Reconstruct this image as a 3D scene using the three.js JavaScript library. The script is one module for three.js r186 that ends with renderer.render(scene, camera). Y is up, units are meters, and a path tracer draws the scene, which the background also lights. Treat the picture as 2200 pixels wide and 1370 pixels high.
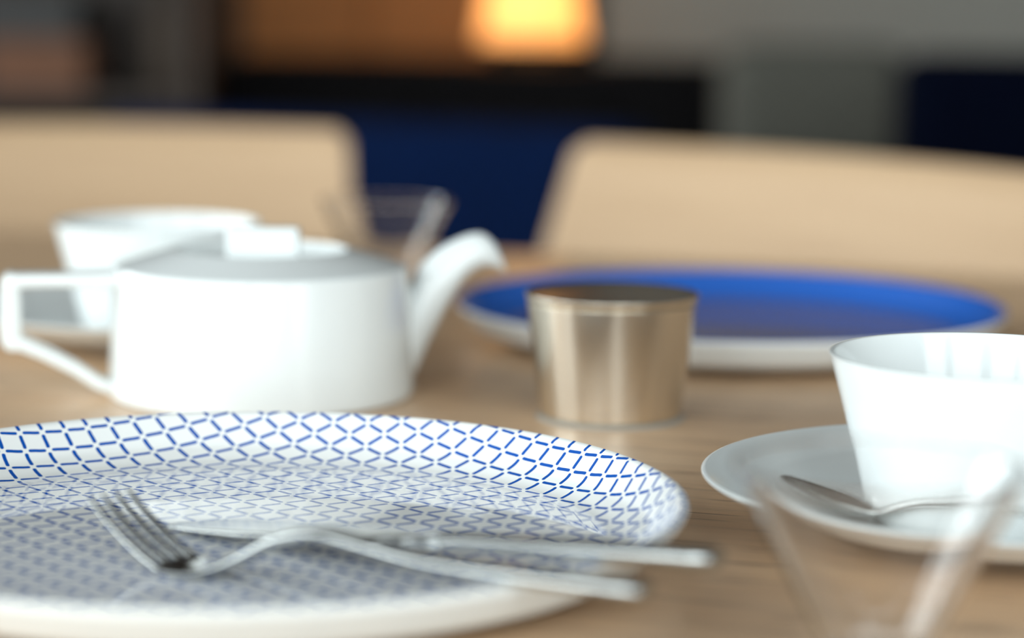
import * as THREE from 'three';
import { RoundedBoxGeometry } from 'three/addons/geometries/RoundedBoxGeometry.js';
import { mergeGeometries, mergeVertices } from 'three/addons/utils/BufferGeometryUtils.js';
import { RectAreaLightUniformsLib } from 'three/addons/lights/RectAreaLightUniformsLib.js';

// ------------------------------------------------------------------ camera, sky, lights, exposure
const T = 0.74;                                            // height of the table top above the floor
const scene = new THREE.Scene();
const camera = new THREE.PerspectiveCamera(15.73, 2200 / 1370, 0.05, 60);
camera.position.set(0, T + 0.1754, 0);
camera.rotation.set(-0.1393, 0, 0);
camera.rotateZ(0.0116);
camera.focus = 0.797;
camera.userData.fStop = camera.getFocalLength() / 22;      // an aperture 22 mm across
camera.updateMatrixWorld();

scene.background = new THREE.Color(0.80, 0.92, 1.0);       // overcast daylight outside the windows
scene.backgroundIntensity = 1.0;

RectAreaLightUniformsLib.init();
const DAY = new THREE.Color(0.91, 0.985, 0.99);
const DAY_INTENSITY = 4.0;
// window openings in the wall behind the camera: [x centre, width, bottom, top]
const WALL_Z = 1.75;
const WINDOWS = [[-2.35, 1.15, 0.62, 2.6], [-1.02, 1.15, 0.62, 2.6], [0.42, 1.15, 0.62, 2.6], [1.82, 1.15, 0.62, 2.6]];
const LEFT_X = -3.2, LEFT_WINDOWS = [[-3.05, 0.9, 0.62, 2.6], [-1.95, 0.9, 0.62, 2.6], [-0.85, 0.9, 0.62, 2.6], [0.55, 1.2, 0.62, 2.6]];    // the same in the left wall: [z centre, width, bottom, top]
for (const [z, w, y0, y1] of LEFT_WINDOWS) {
  const l = new THREE.RectAreaLight(DAY, DAY_INTENSITY * 1.3, w - 0.1, y1 - y0 - 0.1);
  l.position.set(LEFT_X + 0.03, (y0 + y1) / 2, z); l.lookAt(3, (y0 + y1) / 2, z);
  scene.add(l);
}
for (const [x, w, y0, y1] of WINDOWS) {
  const l = new THREE.RectAreaLight(DAY, DAY_INTENSITY, w - 0.1, y1 - y0 - 0.1);
  l.position.set(x, (y0 + y1) / 2, WALL_Z - 0.03);
  l.lookAt(x, (y0 + y1) / 2, -3);
  scene.add(l);
}

const renderer = new THREE.WebGLRenderer({ antialias: true });
renderer.toneMapping = THREE.LinearToneMapping;
renderer.toneMappingExposure = 1.22;
renderer.shadowMap.enabled = true;

// ------------------------------------------------------------------ helpers
let seed = 7;
const rnd = () => { seed = (seed * 1664525 + 1013904223) >>> 0; return seed / 4294967296; };
const V = (x, y, z) => new THREE.Vector3(x, y, z);
const used = {};
function numbered(n) { const k = used[n] = (used[n] ?? -1) + 1; return k ? `${n}_${String(k).padStart(3, '0')}` : n; }
function tag(o, label, category, group) {
  o.userData.label = label; o.userData.category = category;
  if (group) o.userData.group = group;
  return o;
}
function thing(name, label, category, [x, y, z] = [0, 0, 0], turn = 0, group) {
  const o = new THREE.Group(); o.name = numbered(name);
  o.position.set(x, y, z); o.rotation.y = turn; scene.add(o);
  return tag(o, label, category, group);
}
function mesh(name, geometry, material, parent, label) {
  const m = new THREE.Mesh(geometry, material); m.name = numbered(name);
  m.castShadow = m.receiveShadow = true;
  if (label) m.userData.label = label;
  (parent ?? scene).add(m);
  return m;
}
function struct(name, geometry, material, parent) {
  const m = mesh(name, geometry, material, parent);
  if (!parent) m.userData.kind = 'structure';
  return m;
}
function copy(o, position, turn, label) {
  const c = o.clone(); c.name = numbered(o.name.replace(/_\d{3}$/, ''));
  c.traverse((k) => { if (k !== c) k.name = numbered(k.name.replace(/_\d{3}$/, '')); });
  c.userData = { ...o.userData, label };
  c.position.set(...position); c.rotation.y = turn; scene.add(c);
  return c;
}
// polyline with rounded corners: [x, y, radius]
function rounded(pts, n = 6) {
  const out = [];
  pts.forEach(([x, y, r = 0], i) => {
    const p = pts[i - 1], q = pts[i + 1];
    if (!r || !p || !q) { out.push(new THREE.Vector2(x, y)); return; }
    const a = new THREE.Vector2(p[0] - x, p[1] - y), b = new THREE.Vector2(q[0] - x, q[1] - y);
    const la = a.length(), lb = b.length(); a.divideScalar(la); b.divideScalar(lb);
    const t = Math.min(r / Math.tan(Math.acos(THREE.MathUtils.clamp(a.dot(b), -1, 1)) / 2), la * 0.48, lb * 0.48);
    const A = new THREE.Vector2(x, y).addScaledVector(a, t), B = new THREE.Vector2(x, y).addScaledVector(b, t);
    for (let k = 0; k <= n; k++) {
      const u = k / n, w = 1 - u;
      out.push(new THREE.Vector2(w * w * A.x + 2 * u * w * x + u * u * B.x, w * w * A.y + 2 * u * w * y + u * u * B.y));
    }
  });
  return out;
}
const lathe = (pts, seg = 96, n = 6) => new THREE.LatheGeometry(rounded(pts, n), seg);
// skin over rings of equal count; closed rings, flat caps
function loft(rings, caps = true) {
  const n = rings[0].length, pos = [], idx = [];
  for (const r of rings) for (const p of r) pos.push(p.x, p.y, p.z);
  for (let i = 0; i < rings.length - 1; i++) for (let j = 0; j < n; j++) {
    const a = i * n + j, b = i * n + (j + 1) % n, c = a + n, d = b + n;
    idx.push(a, b, d, a, d, c);
  }
  if (caps) for (const [r, flip] of [[rings[0], true], [rings.at(-1), false]]) {
    const base = pos.length / 3, mid = new THREE.Vector3();
    for (const p of r) { pos.push(p.x, p.y, p.z); mid.add(p); }
    mid.divideScalar(n); pos.push(mid.x, mid.y, mid.z);
    for (let j = 0; j < n; j++) { const a = base + j, b = base + (j + 1) % n; flip ? idx.push(b, a, base + n) : idx.push(a, b, base + n); }
  }
  const g = new THREE.BufferGeometry();
  g.setAttribute('position', new THREE.Float32BufferAttribute(pos, 3));
  g.setAttribute('uv', new THREE.Float32BufferAttribute(new Float32Array(pos.length / 3 * 2), 2));
  g.setIndex(idx); g.computeVertexNormals();
  return g;
}
// superellipse ring round p, half sizes a along s and b along u
function ring(p, s, u, a, b, n = 20, e = 2) {
  const out = [];
  for (let k = 0; k < n; k++) {
    const t = k / n * Math.PI * 2, c = Math.cos(t), d = Math.sin(t);
    out.push(p.clone().addScaledVector(s, a * Math.sign(c) * Math.abs(c) ** (2 / e)).addScaledVector(u, b * Math.sign(d) * Math.abs(d) ** (2 / e)));
  }
  return out;
}
// uv in metres from the face that each triangle looks at
function boxUV(g) {
  const m = g.index ? g.toNonIndexed() : g, p = m.attributes.position, nn = m.attributes.normal, uv = new Float32Array(p.count * 2);
  for (let i = 0; i < p.count; i++) {
    const x = Math.abs(nn.getX(i)), y = Math.abs(nn.getY(i)), z = Math.abs(nn.getZ(i));
    const [a, b] = y >= x && y >= z ? [p.getX(i), p.getZ(i)] : x > z ? [p.getZ(i), p.getY(i)] : [p.getX(i), p.getY(i)];
    uv[2 * i] = a; uv[2 * i + 1] = b;
  }
  m.setAttribute('uv', new THREE.BufferAttribute(uv, 2));
  return m;
}
const box = (w, h, d, x = 0, y = 0, z = 0, r = 0.004) => {
  const g = r ? new RoundedBoxGeometry(w, h, d, 3, r) : new THREE.BoxGeometry(w, h, d);
  g.translate(x, y, z); return boxUV(g);
};

// ------------------------------------------------------------------ procedural textures
function noiseTable(n) { const t = new Float32Array(n); for (let i = 0; i < n; i++) t[i] = rnd(); return t; }
const NT = noiseTable(65536);
const smooth = (t) => t * t * (3 - 2 * t);
function pnoise(x, y, px, py, salt = 0) {                 // value noise that repeats every px, py cells
  const xi = Math.floor(x), yi = Math.floor(y), fx = smooth(x - xi), fy = smooth(y - yi);
  const h = (a, b) => NT[((((a % px) + px) % px) * 7919 + (((b % py) + py) % py) * 104729 + salt * 1299709) & 65535];
  return (h(xi, yi) * (1 - fx) + h(xi + 1, yi) * fx) * (1 - fy) + (h(xi, yi + 1) * (1 - fx) + h(xi + 1, yi + 1) * fx) * fy;
}
function dataTexture(w, h, f, srgb = true) {
  const d = new Uint8Array(w * h * 4);
  for (let j = 0; j < h; j++) for (let i = 0; i < w; i++) {
    const c = f(i / w, j / h), k = (j * w + i) * 4;
    d[k] = THREE.MathUtils.clamp(c[0], 0, 255); d[k + 1] = THREE.MathUtils.clamp(c[1], 0, 255); d[k + 2] = THREE.MathUtils.clamp(c[2], 0, 255); d[k + 3] = 255;
  }
  const t = new THREE.DataTexture(d, w, h, THREE.RGBAFormat);
  t.wrapS = t.wrapT = THREE.RepeatWrapping; t.magFilter = THREE.LinearFilter; t.minFilter = THREE.LinearMipmapLinearFilter; t.generateMipmaps = true;
  if (srgb) t.colorSpace = THREE.SRGBColorSpace;
  t.needsUpdate = true;
  return t;
}
const mixc = (a, b, t) => [a[0] + (b[0] - a[0]) * t, a[1] + (b[1] - a[1]) * t, a[2] + (b[2] - a[2]) * t];
// wood grain running along u; covers su x sv metres
function grain(u, v, k = 1) {
  const warp = (pnoise(u * 4, v * 5, 4, 5, 1) - 0.5) * 0.02 + (pnoise(u * 9, v * 12, 9, 12, 2) - 0.5) * 0.006;
  const w = v + warp;
  const wide = pnoise(u * 2, w * 14, 2, 14, 3), mid = pnoise(u * 5, w * 60, 5, 60, 4), fine = pnoise(u * 14, w * 260, 14, 260, 5), pore = pnoise(u * 34, w * 420, 34, 420, 6);
  return [wide, mid, fine, pore < 0.25 ? (0.25 - pore) / 0.25 : 0];
}
const oakMap = dataTexture(2048, 2048, (u, v) => {
  const [wide, mid, fine, pore] = grain(u, v);
  let c = mixc([203, 167, 131], [233, 200, 164], 0.45 * wide + 0.3 * mid + 0.25 * fine);
  return mixc(c, [104, 80, 60], 0.6 * pore + 0.5 * Math.max(0, mid - 0.55) + 0.25 * Math.max(0, wide - 0.6));
});
oakMap.repeat.set(1 / 0.9, 1 / 0.42);
const oakBump = dataTexture(1024, 1024, (u, v) => { const [, mid, fine, pore] = grain(u, v); const h = 190 + 40 * fine + 15 * mid - 150 * pore; return [h, h, h]; }, false);
oakBump.repeat.set(1 / 0.9, 1 / 0.42);
const birchMap = dataTexture(512, 512, (u, v) => {
  const [wide, mid, fine] = grain(u, v);
  return mixc([182, 151, 117], [202, 172, 137], 0.4 * wide + 0.35 * mid + 0.25 * fine);
});
birchMap.repeat.set(1 / 0.7, 1 / 0.5);
const darkWoodMap = dataTexture(512, 512, (u, v) => {
  const [wide, mid, fine] = grain(u, v);
  return mixc([32, 22, 15], [50, 35, 24], 0.4 * wide + 0.35 * mid + 0.25 * fine);
});
const floorMap = dataTexture(512, 512, (u, v) => {
  const [wide, mid, fine] = grain(u, v);
  return mixc([92, 72, 54], [126, 100, 76], 0.4 * wide + 0.35 * mid + 0.25 * fine);
});
const weaveMap = (r, g, b) => dataTexture(256, 256, (u, v) => {
  const a = Math.sin(u * Math.PI * 64) * Math.sin(v * Math.PI * 64), k = 0.88 + 0.1 * a + 0.12 * (pnoise(u * 64, v * 64, 64, 64, 9) - 0.5);
  return [r * k, g * k, b * k];
});
// one cell of the printed lattice: four short wavy strokes that stop short of the crossings
const latticeMap = dataTexture(512, 512, (u, v) => {
  const CW = 14.2, CH = 12.8, half = 0.78;                 // millimetres
  const strokes = [[0.5, 0, 1, 0.5], [1, 0.5, 0.5, 1], [0.5, 1, 0, 0.5], [0, 0.5, 0.5, 0]];
  let best = 9;
  for (let ox = -1; ox <= 1; ox++) for (let oy = -1; oy <= 1; oy++) strokes.forEach(([x0, y0, x1, y1], s) => {
    const ax = (x0 + ox) * CW, ay = (y0 + oy) * CH, dx = (x1 - x0) * CW, dy = (y1 - y0) * CH, L = Math.hypot(dx, dy);
    const px = u * CW - ax, py = v * CH - ay, t = (px * dx + py * dy) / L, q = (px * -dy + py * dx) / L;
    const tt = THREE.MathUtils.clamp(t, 1.95, L - 1.95), bend = -0.12 * Math.sin((t / L) * Math.PI * 2) * (s % 2 ? 1 : -1);
    best = Math.min(best, Math.hypot(t - tt, q - (Math.abs(t - tt) > 0 ? -0.12 * Math.sin((tt / L) * Math.PI * 2) * (s % 2 ? 1 : -1) : bend)) - half);
  });
  const ink = THREE.MathUtils.clamp(0.5 - best / 0.12, 0, 1);
  return mixc([240, 242, 240], [2, 78, 168], ink);
});

// ------------------------------------------------------------------ materials
const std = (o) => new THREE.MeshStandardMaterial(o);
const phys = (o) => new THREE.MeshPhysicalMaterial(o);
const rgb = (r, g, b) => new THREE.Color().setRGB(r, g, b);
const M = {
  oak: std({ map: oakMap, bumpMap: oakBump, bumpScale: 0.0003, roughness: 0.34 }),
  birch: std({ map: birchMap, roughness: 0.55 }),
  birchEdge: std({ color: rgb(0.42, 0.29, 0.17), roughness: 0.6 }),
  china: phys({ color: rgb(0.78, 0.82, 0.82), roughness: 0.12, ior: 1.5 }),
  lattice: phys({ map: latticeMap, roughness: 0.03, ior: 1.55 }),
  blueGlaze: phys({ color: rgb(0.022, 0.12, 0.50), roughness: 0.12, ior: 1.55 }),
  mauveCentre: phys({ color: rgb(0.19, 0.15, 0.18), roughness: 0.15, ior: 1.5 }),
  steel: std({ color: rgb(0.42, 0.435, 0.43), metalness: 1, roughness: 0.14 }),
  steelDark: std({ color: rgb(0.5, 0.51, 0.5), metalness: 1, roughness: 0.22 }),
  silver: std({ color: rgb(0.78, 0.72, 0.62), metalness: 1, roughness: 0.24 }),
  glass: phys({ color: rgb(1, 1, 1), roughness: 0, transmission: 1, thickness: 0.002, ior: 1.5 }),
  pane: phys({ color: rgb(1, 1, 1), roughness: 0, transmission: 1, thickness: 0, ior: 1.45 }),
  navy: phys({ map: weaveMap(8, 28, 66), roughness: 1, specularIntensity: 0.15 }),
  navyDark: phys({ map: weaveMap(2, 6, 24), roughness: 1, specularIntensity: 0.15 }),
  black: phys({ color: rgb(0.004, 0.0035, 0.004), specularIntensity: 0.2, roughness: 0.9 }),
  greyCloth: std({ map: weaveMap(92, 91, 83), roughness: 0.95 }),
  darkWood: std({ map: darkWoodMap, roughness: 0.6 }),
  floor: std({ map: floorMap, roughness: 0.5 }),
  plaster: std({ color: rgb(0.50, 0.48, 0.45), roughness: 0.95 }),
  ceiling: std({ color: rgb(0.16, 0.15, 0.145), roughness: 0.95 }),
  greyWall: std({ color: rgb(0.25, 0.245, 0.22), roughness: 0.95 }),
  brownWall: std({ map: darkWoodMap, roughness: 0.75 }),
  white: std({ color: rgb(0.75, 0.75, 0.73), roughness: 0.5 }),
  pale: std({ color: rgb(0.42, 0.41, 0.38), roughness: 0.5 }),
  terracotta: std({ color: rgb(0.14, 0.06, 0.03), roughness: 0.8 }),
  slate: std({ color: rgb(0.04, 0.04, 0.04), roughness: 0.8 }),
  sand: std({ color: rgb(0.045, 0.03, 0.02), roughness: 0.8 }),
  shade: phys({ color: rgb(0.9, 0.66, 0.38), roughness: 1, transmission: 0.6, thickness: 0, emissive: rgb(0.9, 0.44, 0.13), emissiveIntensity: 0.16 }),
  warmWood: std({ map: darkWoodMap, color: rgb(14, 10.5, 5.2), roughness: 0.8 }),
  bulb: std({ color: rgb(1, 0.9, 0.7), emissive: rgb(1, 0.62, 0.28), emissiveIntensity: 0.6 }),
};

// ------------------------------------------------------------------ the room
{
  const X0 = -3.2, X1 = 3.2, Z0 = -5.2, Z1 = WALL_Z, H = 2.75, t = 0.15;
  const cx = (X0 + X1) / 2, cz = (Z0 + Z1) / 2, W = X1 - X0, D = Z1 - Z0;
  struct('floor', box(W + 2 * t, t, D + 2 * t, cx, -t / 2, cz, 0), M.floor);
  struct('ceiling', box(W + 2 * t, t, D + 2 * t, cx, H + t / 2, cz, 0), M.ceiling);
  struct('wall_back', box(W + 2 * t, H, t, cx, H / 2, Z0 - t / 2, 0), M.brownWall);
  {
    const [, , a, b] = LEFT_WINDOWS[0], xc = X0 - t / 2, g = [box(t, a, D, xc, a / 2, cz, 0), box(t, H - b, D, xc, (H + b) / 2, cz, 0)];
    let z = Z0;
    for (const [wz, w] of LEFT_WINDOWS) { const e = wz - w / 2; g.push(box(t, b - a, e - z, xc, (a + b) / 2, (e + z) / 2, 0)); z = wz + w / 2; }
    g.push(box(t, b - a, Z1 - z, xc, (a + b) / 2, (Z1 + z) / 2, 0));
    struct('wall_left', mergeGeometries(g), M.brownWall);
  }
  struct('wall_right', box(t, H, D, X1 + t / 2, H / 2, cz, 0), M.plaster);
  // window wall: sill, lintel and the piers between the openings
  const g = [], y0 = WINDOWS[0][2], y1 = WINDOWS[0][3], zc = Z1 + t / 2;
  g.push(box(W + 2 * t, y0, t, cx, y0 / 2, zc, 0), box(W + 2 * t, H - y1, t, cx, (H + y1) / 2, zc, 0));
  let x = X0 - t;
  for (const [wx, w] of WINDOWS) { const e = wx - w / 2; g.push(box(e - x, y1 - y0, t, (e + x) / 2, (y0 + y1) / 2, zc, 0)); x = wx + w / 2; }
  g.push(box(X1 + t - x, y1 - y0, t, (X1 + t + x) / 2, (y0 + y1) / 2, zc, 0));
  struct('wall_front', mergeGeometries(g), M.plaster);
  [...WINDOWS, ...LEFT_WINDOWS].forEach(([wx, w, a, b], i) => {
    const o = new THREE.Group(); o.name = `window_${i + 1}`; o.userData.kind = 'structure';
    if (i < WINDOWS.length) o.position.set(wx, (a + b) / 2, zc + 0.03); else { o.position.set(X0 - t / 2 - 0.03, (a + b) / 2, wx); o.rotation.y = Math.PI / 2; }
    scene.add(o);
    const h = b - a, f = 0.05;
    mesh('window_frame', mergeGeometries([box(w, f, 0.06, 0, h / 2 - f / 2, 0, 0), box(w, f, 0.06, 0, -h / 2 + f / 2, 0, 0), box(f, h - 2 * f, 0.06, -w / 2 + f / 2, 0, 0, 0), box(f, h - 2 * f, 0.06, w / 2 - f / 2, 0, 0, 0)]), M.white, o);
    mesh('window_pane', box(w - 2 * f, h - 2 * f, 0.004, 0, 0, 0, 0), M.pane, o);
  });
}

// ------------------------------------------------------------------ the table
const YAW = 0.32;                                          // the table stands turned to the camera
{
  const W = 2.6, D = 1.15, dir = V(Math.cos(YAW), 0, Math.sin(YAW)), toCam = V(-Math.sin(YAW), 0, Math.cos(YAW));
  const far = V(-0.0086, 0, -1.5863), c = far.clone().addScaledVector(toCam, D / 2).addScaledVector(dir, 0.25);
  const t = thing('dining_table', 'light brown oak dining table with visible grain under the tableware', 'table', [c.x, 0, c.z], -YAW);
  mesh('tabletop', box(W, 0.036, D, 0, T - 0.018, 0, 0.005), M.oak, t);
  for (const sx of [-1, 1]) for (const sz of [-1, 1]) mesh('leg', box(0.07, T - 0.036, 0.07, sx * (W / 2 - 0.1), (T - 0.036) / 2, sz * (D / 2 - 0.1), 0.006), M.oak, t);
  for (const sz of [-1, 1]) mesh('apron', box(W - 0.27, 0.07, 0.022, 0, T - 0.036 - 0.035, sz * (D / 2 - 0.1), 0.003), M.oak, t);
}

// ------------------------------------------------------------------ plates
function plateShape() {
  const inside = [[0.1402, 0.0203, 0], [0.1385, 0.0209, 0], [0.1366, 0.0196, 0], [0.1290, 0.0100, 0.01], [0.1205, 0.0052, 0.02], [0.09, 0.0044, 0.05], [0, 0.0042, 0]];
  const under = [[0, 0.0012], [0.082, 0.0012], [0.0835, 0.0, 0.0008], [0.0865, 0.0, 0.0008], [0.0885, 0.0018], [0.118, 0.0030, 0.012], [0.131, 0.0076, 0.012], [0.1398, 0.0178, 0.004], [0.1405, 0.0195], [0.1402, 0.0203]];
  const ins = rounded(inside, 8), seg = 160;
  const top = new THREE.LatheGeometry(ins, seg);            // its profile falls inwards, so the face looks up
  const uv = top.attributes.uv, p = top.attributes.position;
  const arc = [0]; for (let i = ins.length - 2; i >= 0; i--) arc.unshift(arc[0] + ins[i].distanceTo(ins[i + 1]));
  arc.length = ins.length;
  for (let i = 0; i < p.count; i++) {
    const a = arc[i % ins.length], s = a + 0.3 * Math.max(0, a - 0.116), r = Math.hypot(p.getX(i), p.getZ(i)) || 1;
    uv.setXY(i, p.getX(i) / r * s / 0.0142, p.getZ(i) / r * s / 0.0128);
  }
  return [top, lathe(under, seg)];
}
const [plateTop, plateUnder] = plateShape();
const plate = thing('dinner_plate', 'white dinner plate printed with a blue wavy lattice, under the crossed fork and knife', 'plate', [-0.0846, T, -0.7081], -0.14);
mesh('underside', plateUnder, M.china, plate);
mesh('printed_well', plateTop, M.lattice, plate, 'glossy white well with blue lattice print');
const bluePlate = thing('dinner_plate', 'dinner plate with a royal blue rim and white outside, behind the metal pot', 'plate', [0.112, T, -1.179]);
mesh('underside', plateUnder, M.china, bluePlate);
// the same inside, parted where the flat centre meets the rising rim
function ringPart(r0, r1) {
  const g = plateTop.clone(), p = g.attributes.position, ix = g.index.array, keep = [];
  for (let i = 0; i < ix.length; i += 3) {
    const r = [0, 1, 2].reduce((a, k) => a + Math.hypot(p.getX(ix[i + k]), p.getZ(ix[i + k])) / 3, 0);
    if (r >= r0 && r < r1) keep.push(ix[i], ix[i + 1], ix[i + 2]);
  }
  g.setIndex(keep);
  return g;
}
mesh('rim', ringPart(0.1195, 1), M.blueGlaze, bluePlate, 'royal blue glazed rim');
mesh('centre', ringPart(0, 0.1195), M.mauveCentre, bluePlate, 'dull greyish mauve centre');  // flat centre in one even greyish mauve

// ------------------------------------------------------------------ cutlery
// sections along a line on the plan: [s, height, half width, half thickness]
function strip(o, d, secs, side = 0, n = 28, e = 2.2) {
  const S = V(-d.z, 0, d.x);
  const pts = secs.map(([s, h, , , off = 0]) => V(o.x + d.x * s, h, o.z + d.z * s).addScaledVector(S, side + off));
  const rings = secs.map(([, , a, b], i) => {
    const tan = pts[Math.min(i + 1, pts.length - 1)].clone().sub(pts[Math.max(i - 1, 0)]).normalize();
    return ring(pts[i], S, new THREE.Vector3().crossVectors(S, tan).normalize(), a, b, n, e);
  });
  const g = loft(rings); 
  return g;
}
function spline(list, n) {                                  // smooth the sections
  const c = list[0].length, out = [];
  for (let i = 0; i < list.length - 1; i++) for (let k = 0; k < n; k++) {
    const t = k / n, P = (j) => list[THREE.MathUtils.clamp(j, 0, list.length - 1)], r = [];
    for (let q = 0; q < c; q++) {
      const h = [-1, 0, 1, 2].map((j) => P(i + j));
      const m1 = (h[2][q] - h[0][q]) / Math.max(1e-6, Math.abs(h[2][0] - h[0][0])), m2 = (h[3][q] - h[1][q]) / Math.max(1e-6, Math.abs(h[3][0] - h[1][0])), dx = Math.abs(h[2][0] - h[1][0]);
      const t2 = t * t, t3 = t2 * t;
      r.push((2 * t3 - 3 * t2 + 1) * h[1][q] + (t3 - 2 * t2 + t) * m1 * dx + (-2 * t3 + 3 * t2) * h[2][q] + (t3 - t2) * m2 * dx);
    }
    out.push(r);
  }
  out.push(list.at(-1));
  return out;
}
{
  // fork: s runs from the lowest point of the head towards the end of the handle
  const o = V(-0.0953, 0, -0.6688), d = V(0.80116, 0, 0.59844);
  const f = thing('fork', 'steel dinner fork with four tines up, lying across the patterned plate', 'fork', [o.x, T, o.z]);
  const z0 = V(0, 0, 0);
  const body = spline([[-0.006, 0.0068, 0.0098, 0.0009], [0.0, 0.0062, 0.0094, 0.0011], [0.010, 0.0072, 0.0072, 0.0014], [0.022, 0.0122, 0.0042, 0.0017], [0.036, 0.0196, 0.0030, 0.0020], [0.052, 0.0236, 0.0029, 0.0021], [0.068, 0.0232, 0.0031, 0.0021], [0.09, 0.0222, 0.0034, 0.0022], [0.125, 0.0236, 0.0038, 0.0023], [0.150, 0.0252, 0.0041, 0.0024], [0.1605, 0.0259, 0.0041, 0.0024], [0.1625, 0.0260, 0.0032, 0.0018]], 6);
  mesh('handle', strip(z0, d, body), M.steel, f);
  for (let k = 0; k < 4; k++) {
    const off = (k - 1.5) * 0.0052;
    const t = spline([[-0.034, 0.0238, 0.0006, 0.0004], [-0.0325, 0.0226, 0.0010, 0.0007], [-0.024, 0.0164, 0.0012, 0.0011], [-0.014, 0.0104, 0.0014, 0.0013], [-0.007, 0.0073, 0.0015, 0.0013], [-0.004, 0.0065, 0.0016, 0.0011]], 5);
    mesh('tine', strip(z0, d, t, off, 14), M.steel, f);
  }
}
{
  const o = V(-0.1062, 0, -0.7255), d = V(0.7827, 0, 0.6224);
  const k = thing('table_knife', 'steel table knife lying behind the fork with its handle over the plate rim', 'knife', [o.x, T, o.z]);
  const z0 = V(0, 0, 0), sl = (s) => 0.0062 + 0.107 * s;
  const blade = spline([[0.0, sl(0), 0.0012, 0.0003, 0.0045], [0.002, sl(0.002), 0.0042, 0.0005, 0.003], [0.008, sl(0.008), 0.0072, 0.0006, 0.001], [0.02, sl(0.02), 0.0104, 0.0007, 0], [0.05, sl(0.05), 0.0112, 0.0009, 0], [0.080, sl(0.080), 0.0104, 0.0012, 0], [0.098, sl(0.098), 0.0078, 0.0016, 0], [0.108, sl(0.108), 0.0050, 0.0022, 0], [0.113, sl(0.113), 0.0044, 0.0024, 0]], 6);
  mesh('blade', strip(z0, d, blade, 0, 32, 5), M.steel, k);
  const h = spline([[0.111, sl(0.111), 0.0042, 0.0024], [0.118, sl(0.118), 0.0040, 0.0026], [0.15, sl(0.15), 0.0042, 0.0028], [0.196, sl(0.196), 0.0046, 0.0030], [0.2045, sl(0.2045), 0.0045, 0.0029], [0.2065, sl(0.2065), 0.0034, 0.0021]], 6);
  mesh('handle', strip(z0, d, h), M.steel, k);
}
{
  const o = V(0.0920, 0, -0.7450), d = V(0.70, 0, 0.714);
  const s = thing('teaspoon', 'slim steel teaspoon lying on the saucer in front of the nearer white cup', 'spoon', [o.x, T, o.z]);
  const z0 = V(0, 0, 0), S = V(-d.z, 0, d.x);
  // bowl: a shallow dish, upper and lower skins
  const bw = (t) => 0.0105 * Math.pow(Math.sin(Math.PI * Math.min(1, 0.04 + 0.93 * t)), 0.62);
  const rings = [], NB = 22, L = 0.042;
  for (let i = 0; i <= NB; i++) {
    const t = i / NB, w = Math.max(0.0012, bw(t)), dip = 0.0046 * Math.sin(Math.PI * t) ** 0.8, hh = 0.0186 - 0.0052 * t, tilt = 0.16;
    const r = [], q = 12;
    for (let a = 0; a <= q; a++) { const u = -1 + 2 * a / q; r.push(V(d.x * (L * t - 0.004), hh - dip * (1 - u * u) + tilt * w * u, d.z * (L * t - 0.004)).addScaledVector(S, w * u)); }
    for (let a = q; a >= 0; a--) { const u = -1 + 2 * a / q; r.push(V(d.x * (L * t - 0.004), hh - 0.0009 - dip * (1 - u * u) + tilt * w * u, d.z * (L * t - 0.004)).addScaledVector(S, (w + 0.0003) * u)); }
    rings.push(r.reverse());
  }
  mesh('bowl', loft(rings), M.steelDark, s);
  const h = spline([[0.035, 0.0134, 0.0036, 0.0009], [0.0394, 0.0140, 0.0026, 0.0013], [0.046, 0.0164, 0.0021, 0.0015], [0.0544, 0.0188, 0.0021, 0.0015], [0.066, 0.0206, 0.0022, 0.0015], [0.0783, 0.0221, 0.0026, 0.0014], [0.092, 0.0231, 0.0031, 0.0013], [0.108, 0.0238, 0.0034, 0.0012], [0.116, 0.0240, 0.0031, 0.0011], [0.118, 0.0240, 0.0018, 0.0008]], 6);
  mesh('handle', strip(z0, d, h), M.steelDark, s);
}

// ------------------------------------------------------------------ cups and saucers
const saucerGeo = lathe([[0, 0.0022], [0.028, 0.0022], [0.0295, 0.0, 0.0008], [0.0325, 0.0, 0.0008], [0.0345, 0.0026], [0.058, 0.0048, 0.015], [0.081, 0.0106, 0.02], [0.0965, 0.0183, 0.002], [0.0985, 0.0200, 0.0011], [0.0968, 0.0204, 0.0011], [0.080, 0.0135, 0.02], [0.058, 0.0082, 0.015], [0.036, 0.0062, 0.01], [0, 0.0060]], 128);
const cupGeo = lathe([[0, 0.0016], [0.026, 0.0016], [0.0275, 0, 0.0008], [0.0345, 0, 0.003], [0.0372, 0.004, 0.003], [0.0508, 0.0545, 0.0009], [0.0514, 0.0556, 0.0008], [0.0496, 0.0556, 0.0008], [0.0352, 0.0052, 0.007], [0, 0.0040]], 128);
const saucer = tag(mesh('saucer', saucerGeo, M.china), 'wide white saucer holding a teaspoon, under the nearer cup at right', 'saucer', 'white saucers'); saucer.position.set(0.1615, T, -0.748);
const cup = tag(mesh('teacup', cupGeo, M.china), 'straight-sided white teacup at right with a teaspoon in front of it', 'cup', 'white teacups'); cup.position.set(0.1545, T + 0.0063, -0.739);
const saucerFar = mesh('saucer', saucerGeo, M.china); saucerFar.position.set(-0.179, T, -1.155);
tag(saucerFar, 'blurred white saucer seen through the teapot handle', 'saucer', 'white saucers');
const cupFar = mesh('teacup', cupGeo, M.china); cupFar.position.set(-0.177, T + 0.0063, -1.145);
tag(cupFar, 'blurred white teacup standing behind the teapot', 'cup', 'white teacups');

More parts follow.
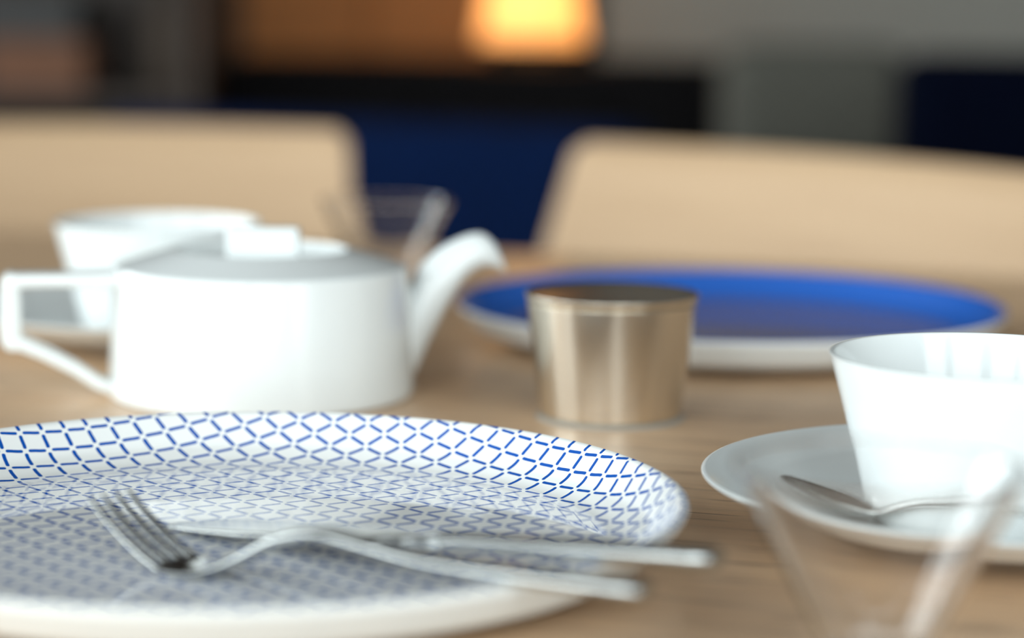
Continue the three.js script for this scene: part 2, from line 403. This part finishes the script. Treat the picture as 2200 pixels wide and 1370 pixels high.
// ------------------------------------------------------------------ teapot
{
  const t = thing('teapot', 'squat white porcelain teapot with angular handle and curved spout', 'teapot', [-0.1103, T, -1.008], 0.25);
  // vessel with a sloping shoulder and an opening for the lid
  mesh('body', lathe([[0, 0.001], [0.060, 0.0003], [0.0668, 0.0003, 0.0016], [0.0670, 0.0040, 0.0016], [0.0643, 0.0558, 0.0012], [0.0634, 0.0572, 0.0010], [0.0392, 0.0640, 0.0008], [0.0380, 0.0642, 0.0006], [0.0374, 0.0632, 0.0006], [0.0368, 0.0562, 0.001], [0.0610, 0.0505, 0.003], [0.0635, 0.0050, 0.004], [0, 0.0035]], 128), M.china, t);
  const lid = mesh('lid', lathe([[0, 0.0535], [0.034, 0.0535, 0.001], [0.0362, 0.0562, 0.001], [0.0362, 0.0580, 0.0006], [0.034, 0.0582, 0.001], [0, 0.0592]], 96), M.china, t, 'recessed white lid with an upright bar knob');
  // knob: an upright bar
  const kb = new RoundedBoxGeometry(0.0318, 0.0156, 0.010, 4, 0.0014); kb.rotateY(-0.25); kb.translate(0.0005, 0.0660, 0.0015);
  mesh('knob', kb, M.china, lid);
  // spout, its cross-sections given by an upper and a lower point
  const up = [[0.050, 0.034], [0.0598, 0.0418], [0.0634, 0.0448], [0.0672, 0.0472], [0.0715, 0.0554], [0.0768, 0.0606], [0.0821, 0.0643], [0.0897, 0.0678], [0.095, 0.0694], [0.0998, 0.0693], [0.1048, 0.0655], [0.1082, 0.059], [0.1104, 0.0532]];
  const lo = [[0.050, 0.006], [0.060, 0.0045], [0.0645, 0.0042], [0.0675, 0.0056], [0.0717, 0.0133], [0.076, 0.0224], [0.0813, 0.0329], [0.0856, 0.0409], [0.0898, 0.0472], [0.0948, 0.0518], [0.1, 0.0543], [0.1056, 0.0537], [0.1101, 0.0516]];
  const wd = [0.020, 0.0185, 0.0172, 0.0155, 0.0130, 0.0112, 0.0098, 0.0088, 0.0081, 0.0075, 0.0067, 0.0048, 0.0016];
  const c1 = new THREE.CatmullRomCurve3(up.map(([x, y]) => V(x, y, 0))), c2 = new THREE.CatmullRomCurve3(lo.map(([x, y]) => V(x, y, 0))), cw = new THREE.CatmullRomCurve3(wd.map((w, i) => V(w, i, 0)));
  const rings = [];
  for (let i = 0; i <= 60; i++) {
    const k = i / 60, a = c1.getPoint(k), b = c2.getPoint(k), m = a.clone().add(b).multiplyScalar(0.5), u = a.clone().sub(b), h = u.length() / 2;
    rings.push(ring(m, V(0, 0, 1), u.normalize(), cw.getPoint(k).x, h, 28, 2));
  }
  mesh('spout', loft(rings), M.china, t);
  // handle: a flat strap, bar out from the rim, down, and back in to the foot
  const path = [[-0.058, 0.0521], [-0.0735, 0.0520], [-0.0934, 0.0522], [-0.1060, 0.0522], [-0.1080, 0.0515], [-0.1082, 0.0393], [-0.1081, 0.0262], [-0.1047, 0.0252], [-0.0939, 0.0201], [-0.081, 0.0130], [-0.0721, 0.0070], [-0.064, 0.0040], [-0.058, 0.0036]];
  const th = [0.0032, 0.0032, 0.0032, 0.0034, 0.0040, 0.0044, 0.0044, 0.0036, 0.0030, 0.0029, 0.0029, 0.0030, 0.0030];
  const curve = new THREE.CatmullRomCurve3(path.map(([x, y]) => V(x, y, 0)), false, 'catmullrom', 0.25), ct = new THREE.CatmullRomCurve3(th.map((w, i) => V(w, i, 0)));
  const hr = [], N = 90;
  for (let i = 0; i <= N; i++) {
    const k = i / N, p = curve.getPoint(k), tg = curve.getTangent(k), nn = V(-tg.y, tg.x, 0).normalize();
    hr.push(ring(p, V(0, 0, 1), nn, 0.0078, ct.getPoint(k).x, 24, 4));
  }
  mesh('handle', loft(hr), M.china, t);
}

// ------------------------------------------------------------------ metal pot
{
  const t = thing('metal_pot', 'small tapered pale gold metal pot with a flat lid, right of the teapot', 'pot', [0.0418, T, -0.9575]);
  mesh('reflection_disc', lathe([[0, 0], [0.0312, 0, 0.0003], [0.0314, 0.0006, 0.0003], [0.0308, 0.0011, 0.0003], [0, 0.0011]], 96), M.pale, t, 'thin pale disc added for the reflection ring under the pot');  // pale disc put in for the bright reflection ring below the pot
  mesh('body', lathe([[0, 0.0011], [0.0290, 0.0011, 0.0006], [0.0298, 0.0022, 0.0006], [0.0356, 0.0492, 0.0003], [0.0350, 0.0496, 0.0003], [0, 0.0496]], 128), M.silver, t);
  mesh('lid', lathe([[0, 0.0497], [0.0350, 0.0497], [0.0357, 0.0500, 0.0003], [0.0364, 0.0527, 0.0005], [0.0357, 0.0532, 0.0005], [0.0345, 0.0526, 0.0006], [0, 0.0526]], 128), M.silver, t, 'flat polished lid');
}

// ------------------------------------------------------------------ glass tumblers
const tumblerGeo = lathe([[0, 0.0004], [0.0165, 0.0004, 0.0006], [0.0176, 0.0010, 0.0006], [0.0166, 0.0024, 0.001], [0.0105, 0.0060, 0.006], [0.0115, 0.0100, 0.006], [0.0368, 0.0594, 0.0006], [0.0367, 0.0602, 0.0004], [0.0360, 0.0602, 0.0004], [0.0357, 0.0594, 0.0006], [0.0115, 0.0125, 0.007], [0, 0.0105]], 128);
const tumbler = tag(mesh('tumbler', tumblerGeo, M.glass), 'clear tapered glass tumbler, out of focus at the very front right corner', 'glass', 'clear tapered tumblers');
tumbler.position.set(0.0925, T, -0.5660);
const tumblerFar = tag(mesh('tumbler', tumblerGeo, M.glass), 'clear tapered glass tumbler behind the teapot spout', 'glass', 'clear tapered tumblers');
tumblerFar.position.set(-0.0720, T, -1.30);

// ------------------------------------------------------------------ chairs across the table
function makeChair(name, label) {
  const t = thing(name, label, 'chair', [0, 0, 0], 0, 'pale wooden chairs across the table');
  // backrest: a curved plywood panel; the chair faces +z
  const W = 0.235, y0 = 0.50, y1 = 0.797, N = 48, K = 14, rings = [];
  const at = (x, y, side) => { const rec = (y - 0.46) * 0.36, cv = 0.045 * (x / W) ** 2; return V(x * (1 + 0.08 * (y1 - y) / (y1 - y0)), y, -rec + cv + side * 0.0065); };
  for (let i = 0; i <= N; i++) {
    const f = -1 + 2 * i / N, r = [], cut = 0.009, e = Math.max(0, (Math.abs(f) * W - (W - cut)) / cut), drop = cut * (1 - Math.sqrt(Math.max(0, 1 - e * e)));
    for (let j = 0; j <= K; j++) r.push(at(f * W, y0 + drop + (y1 - y0 - 2 * drop) * j / K, 1));
    for (let j = K; j >= 0; j--) r.push(at(f * W, y0 + drop + (y1 - y0 - 2 * drop) * j / K, -1));
    rings.push(r.reverse());
  }
  mesh('backrest', boxUV(loft(rings)), M.birch, t);
  const sg = new RoundedBoxGeometry(0.33, 0.022, 0.31, 4, 0.010); sg.translate(0, 0.455, 0.13);
  mesh('seat', boxUV(sg), M.birch, t);
  for (const sx of [-1, 1]) {
    const S = V(1, 0, 0), F = V(0, 0, 1);
    mesh('leg', loft([ring(V(sx * 0.150, 0, 0.28), S, F, 0.011, 0.011, 14), ring(V(sx * 0.142, 0.445, 0.25), S, F, 0.016, 0.016, 14)]), M.birch, t);
    mesh('leg', loft([ring(V(sx * 0.160, 0, -0.03), S, F, 0.011, 0.011, 14), ring(V(sx * 0.156, 0.45, 0.02), S, F, 0.017, 0.017, 14), ring(V(sx * 0.156, 0.62, -0.038), S, F, 0.011, 0.009, 14)]), M.birch, t);
  }
  return t;
}
const chair = makeChair('dining_chair', 'pale wooden chair straight across the table behind the teapot');
chair.position.set(-0.381, 0, -1.957);
copy(chair, [0.165, 0, -1.691], -0.80, 'pale wooden chair turned sideways behind the blue plate');

// ------------------------------------------------------------------ the dim room behind
{
  // navy bench seat
  const b = thing('bench_seat', 'navy blue upholstered bench between the two pale chairs', 'bench', [-0.267, 0, -2.935], -0.38);
  mesh('backrest', box(0.80, 0.48, 0.14, 0, 0.508, -0.20, 0.04), M.navy, b);
  mesh('seat', box(0.80, 0.16, 0.56, 0, 0.36, 0.08, 0.04), M.navy, b);
  mesh('plinth', box(0.74, 0.28, 0.5, 0, 0.14, 0.05, 0.005), M.black, b);
  // sideboard and lamp
  const s = thing('sideboard', 'long black sideboard in the dim background with a lit lamp on it', 'sideboard', [0.0, 0, -4.25]);
  mesh('carcass', box(1.02, 0.72, 0.40, 0, 0.44, 0, 0.006), M.black, s);
  for (let k = 0; k < 3; k++) { const d = mesh('door', box(0.32, 0.62, 0.02, -0.335 + 0.335 * k, 0.43, 0.21, 0.004), M.black, s); mesh('handle', box(0.012, 0.12, 0.02, -0.335 + 0.335 * k + 0.12, 0.5, 0.23, 0.004), M.steelDark, d); }
  for (const sx of [-1, 1]) for (const sz of [-1, 1]) mesh('leg', box(0.04, 0.08, 0.04, sx * 0.46, 0.04, sz * 0.16, 0.003), M.black, s);
  const l = thing('table_lamp', 'glowing warm table lamp on the black sideboard', 'lamp', [0.030, 0.80, -4.22]);
  mesh('base', lathe([[0, 0], [0.06, 0, 0.004], [0.06, 0.012, 0.004], [0.02, 0.022, 0.01], [0.010, 0.06], [0, 0.06]], 40), M.black, l);
  mesh('shade', lathe([[0.098, 0.032], [0.078, 0.15]], 48), M.shade, l);
  const bulb = mesh('bulb', new THREE.SphereGeometry(0.028, 20, 14), M.bulb, l); bulb.position.y = 0.088;
  const p = new THREE.PointLight(new THREE.Color(1, 0.5, 0.17), 0.085, 0, 2); p.position.set(0, 0.088, 0); p.castShadow = true; p.shadow.radius = 1.2; l.add(p);
  // wooden cupboard that the lamp lights, and a black column beside it
  const c = thing('cupboard', 'warm brown wooden cupboard left of the glowing lamp', 'cupboard', [-0.30, 0, -4.86]);
  mesh('carcass', box(0.50, 1.0, 0.34, 0, 0.52, 0, 0.006), M.warmWood, c);
  for (const sx of [-1, 1]) { const d = mesh('door', box(0.24, 0.92, 0.02, sx * 0.123, 0.52, 0.181, 0.004), M.warmWood, c); mesh('handle', box(0.012, 0.14, 0.02, sx * -0.1, 0.65, 0.02 + 0.181, 0.004), M.steelDark, d); }
  mesh('plinth', box(0.48, 0.02, 0.3, 0, 0.01, 0, 0.002), M.black, c);
  // low shelf unit with boxes and books at the far left
  const f = thing('bookcase', 'dark brown open bookcase at the far left of the background', 'bookcase', [-0.895, 0, -4.0]);
  for (const sx of [-1, 1]) mesh('side_panel', box(0.025, 1.30, 0.32, sx * 0.36, 0.65, 0, 0.003), M.darkWood, f);
  for (const y of [0.05, 0.36, 0.735, 1.06, 1.285]) mesh('shelf', box(0.695, 0.024, 0.32, 0, y, 0, 0.003), M.darkWood, f);
  mesh('back_panel', box(0.695, 1.26, 0.012, 0, 0.66, -0.154, 0.002), M.darkWood, f);
  const tb = thing('storage_box', 'reddish brown box standing on the shelf at the far left', 'box', [-0.80, 0.747, -3.97]);
  mesh('body', box(0.17, 0.065, 0.22, 0, 0.0325, 0, 0.006), M.terracotta, tb); mesh('lid', box(0.176, 0.022, 0.226, 0, 0.076, 0, 0.005), M.terracotta, tb);
  const gb = thing('storage_box', 'grey box on top of the reddish brown box', 'box', [-0.81, 0.834, -3.97]);
  mesh('body', box(0.16, 0.055, 0.2, 0, 0.0275, 0, 0.006), M.slate, gb); mesh('lid', box(0.166, 0.02, 0.206, 0, 0.065, 0, 0.005), M.slate, gb);
  const vz = tag(mesh('vase', lathe([[0, 0], [0.035, 0, 0.004], [0.045, 0.05, 0.03], [0.042, 0.12, 0.02], [0.018, 0.165, 0.02], [0.022, 0.19, 0.002], [0.019, 0.19, 0.002], [0.014, 0.165, 0.01], [0, 0.16]], 40), M.sand), 'dull brown vase on the bookcase shelf right of the boxes', 'vase'); vz.position.set(-0.585, 0.747, -3.95);
  // grey tub chair, dark navy armchair
  const g = thing('tub_chair', 'grey upholstered tub chair behind the turned wooden chair', 'armchair', [0.487, 0, -3.62], 0);
  mesh('backrest', box(0.30, 0.44, 0.12, 0, 0.622, -0.18, 0.04), M.greyCloth, g);
  mesh('seat', box(0.34, 0.14, 0.42, 0, 0.40, 0.06, 0.04), M.greyCloth, g);
  for (const sx of [-1, 1]) { for (const sz of [-1, 1]) mesh('leg', box(0.03, 0.34, 0.03, sx * 0.13, 0.17, 0.06 + sz * 0.16, 0.004), M.black, g); }
  const n = thing('armchair', 'very dark navy armchair at the right behind the turned wooden chair', 'armchair', [0.79, 0, -3.0], 0);
  mesh('backrest', box(0.52, 0.52, 0.13, 0, 0.583, -0.2, 0.04), M.navyDark, n);
  mesh('seat', box(0.52, 0.16, 0.52, 0, 0.38, 0.06, 0.04), M.navyDark, n);
  for (const sx of [-1, 1]) { for (const sz of [-1, 1]) mesh('leg', box(0.035, 0.31, 0.035, sx * 0.21, 0.155, 0.06 + sz * 0.2, 0.004), M.black, n); }
  // grey half-height partition at the right
  struct('wall_right_2', box(2.1, 1.35, 0.12, 1.22, 0.675, -4.75, 0.004), M.greyWall);
}

scene.traverse((o) => { if (o.isMesh) o.castShadow = o.receiveShadow = true; });
renderer.render(scene, camera);
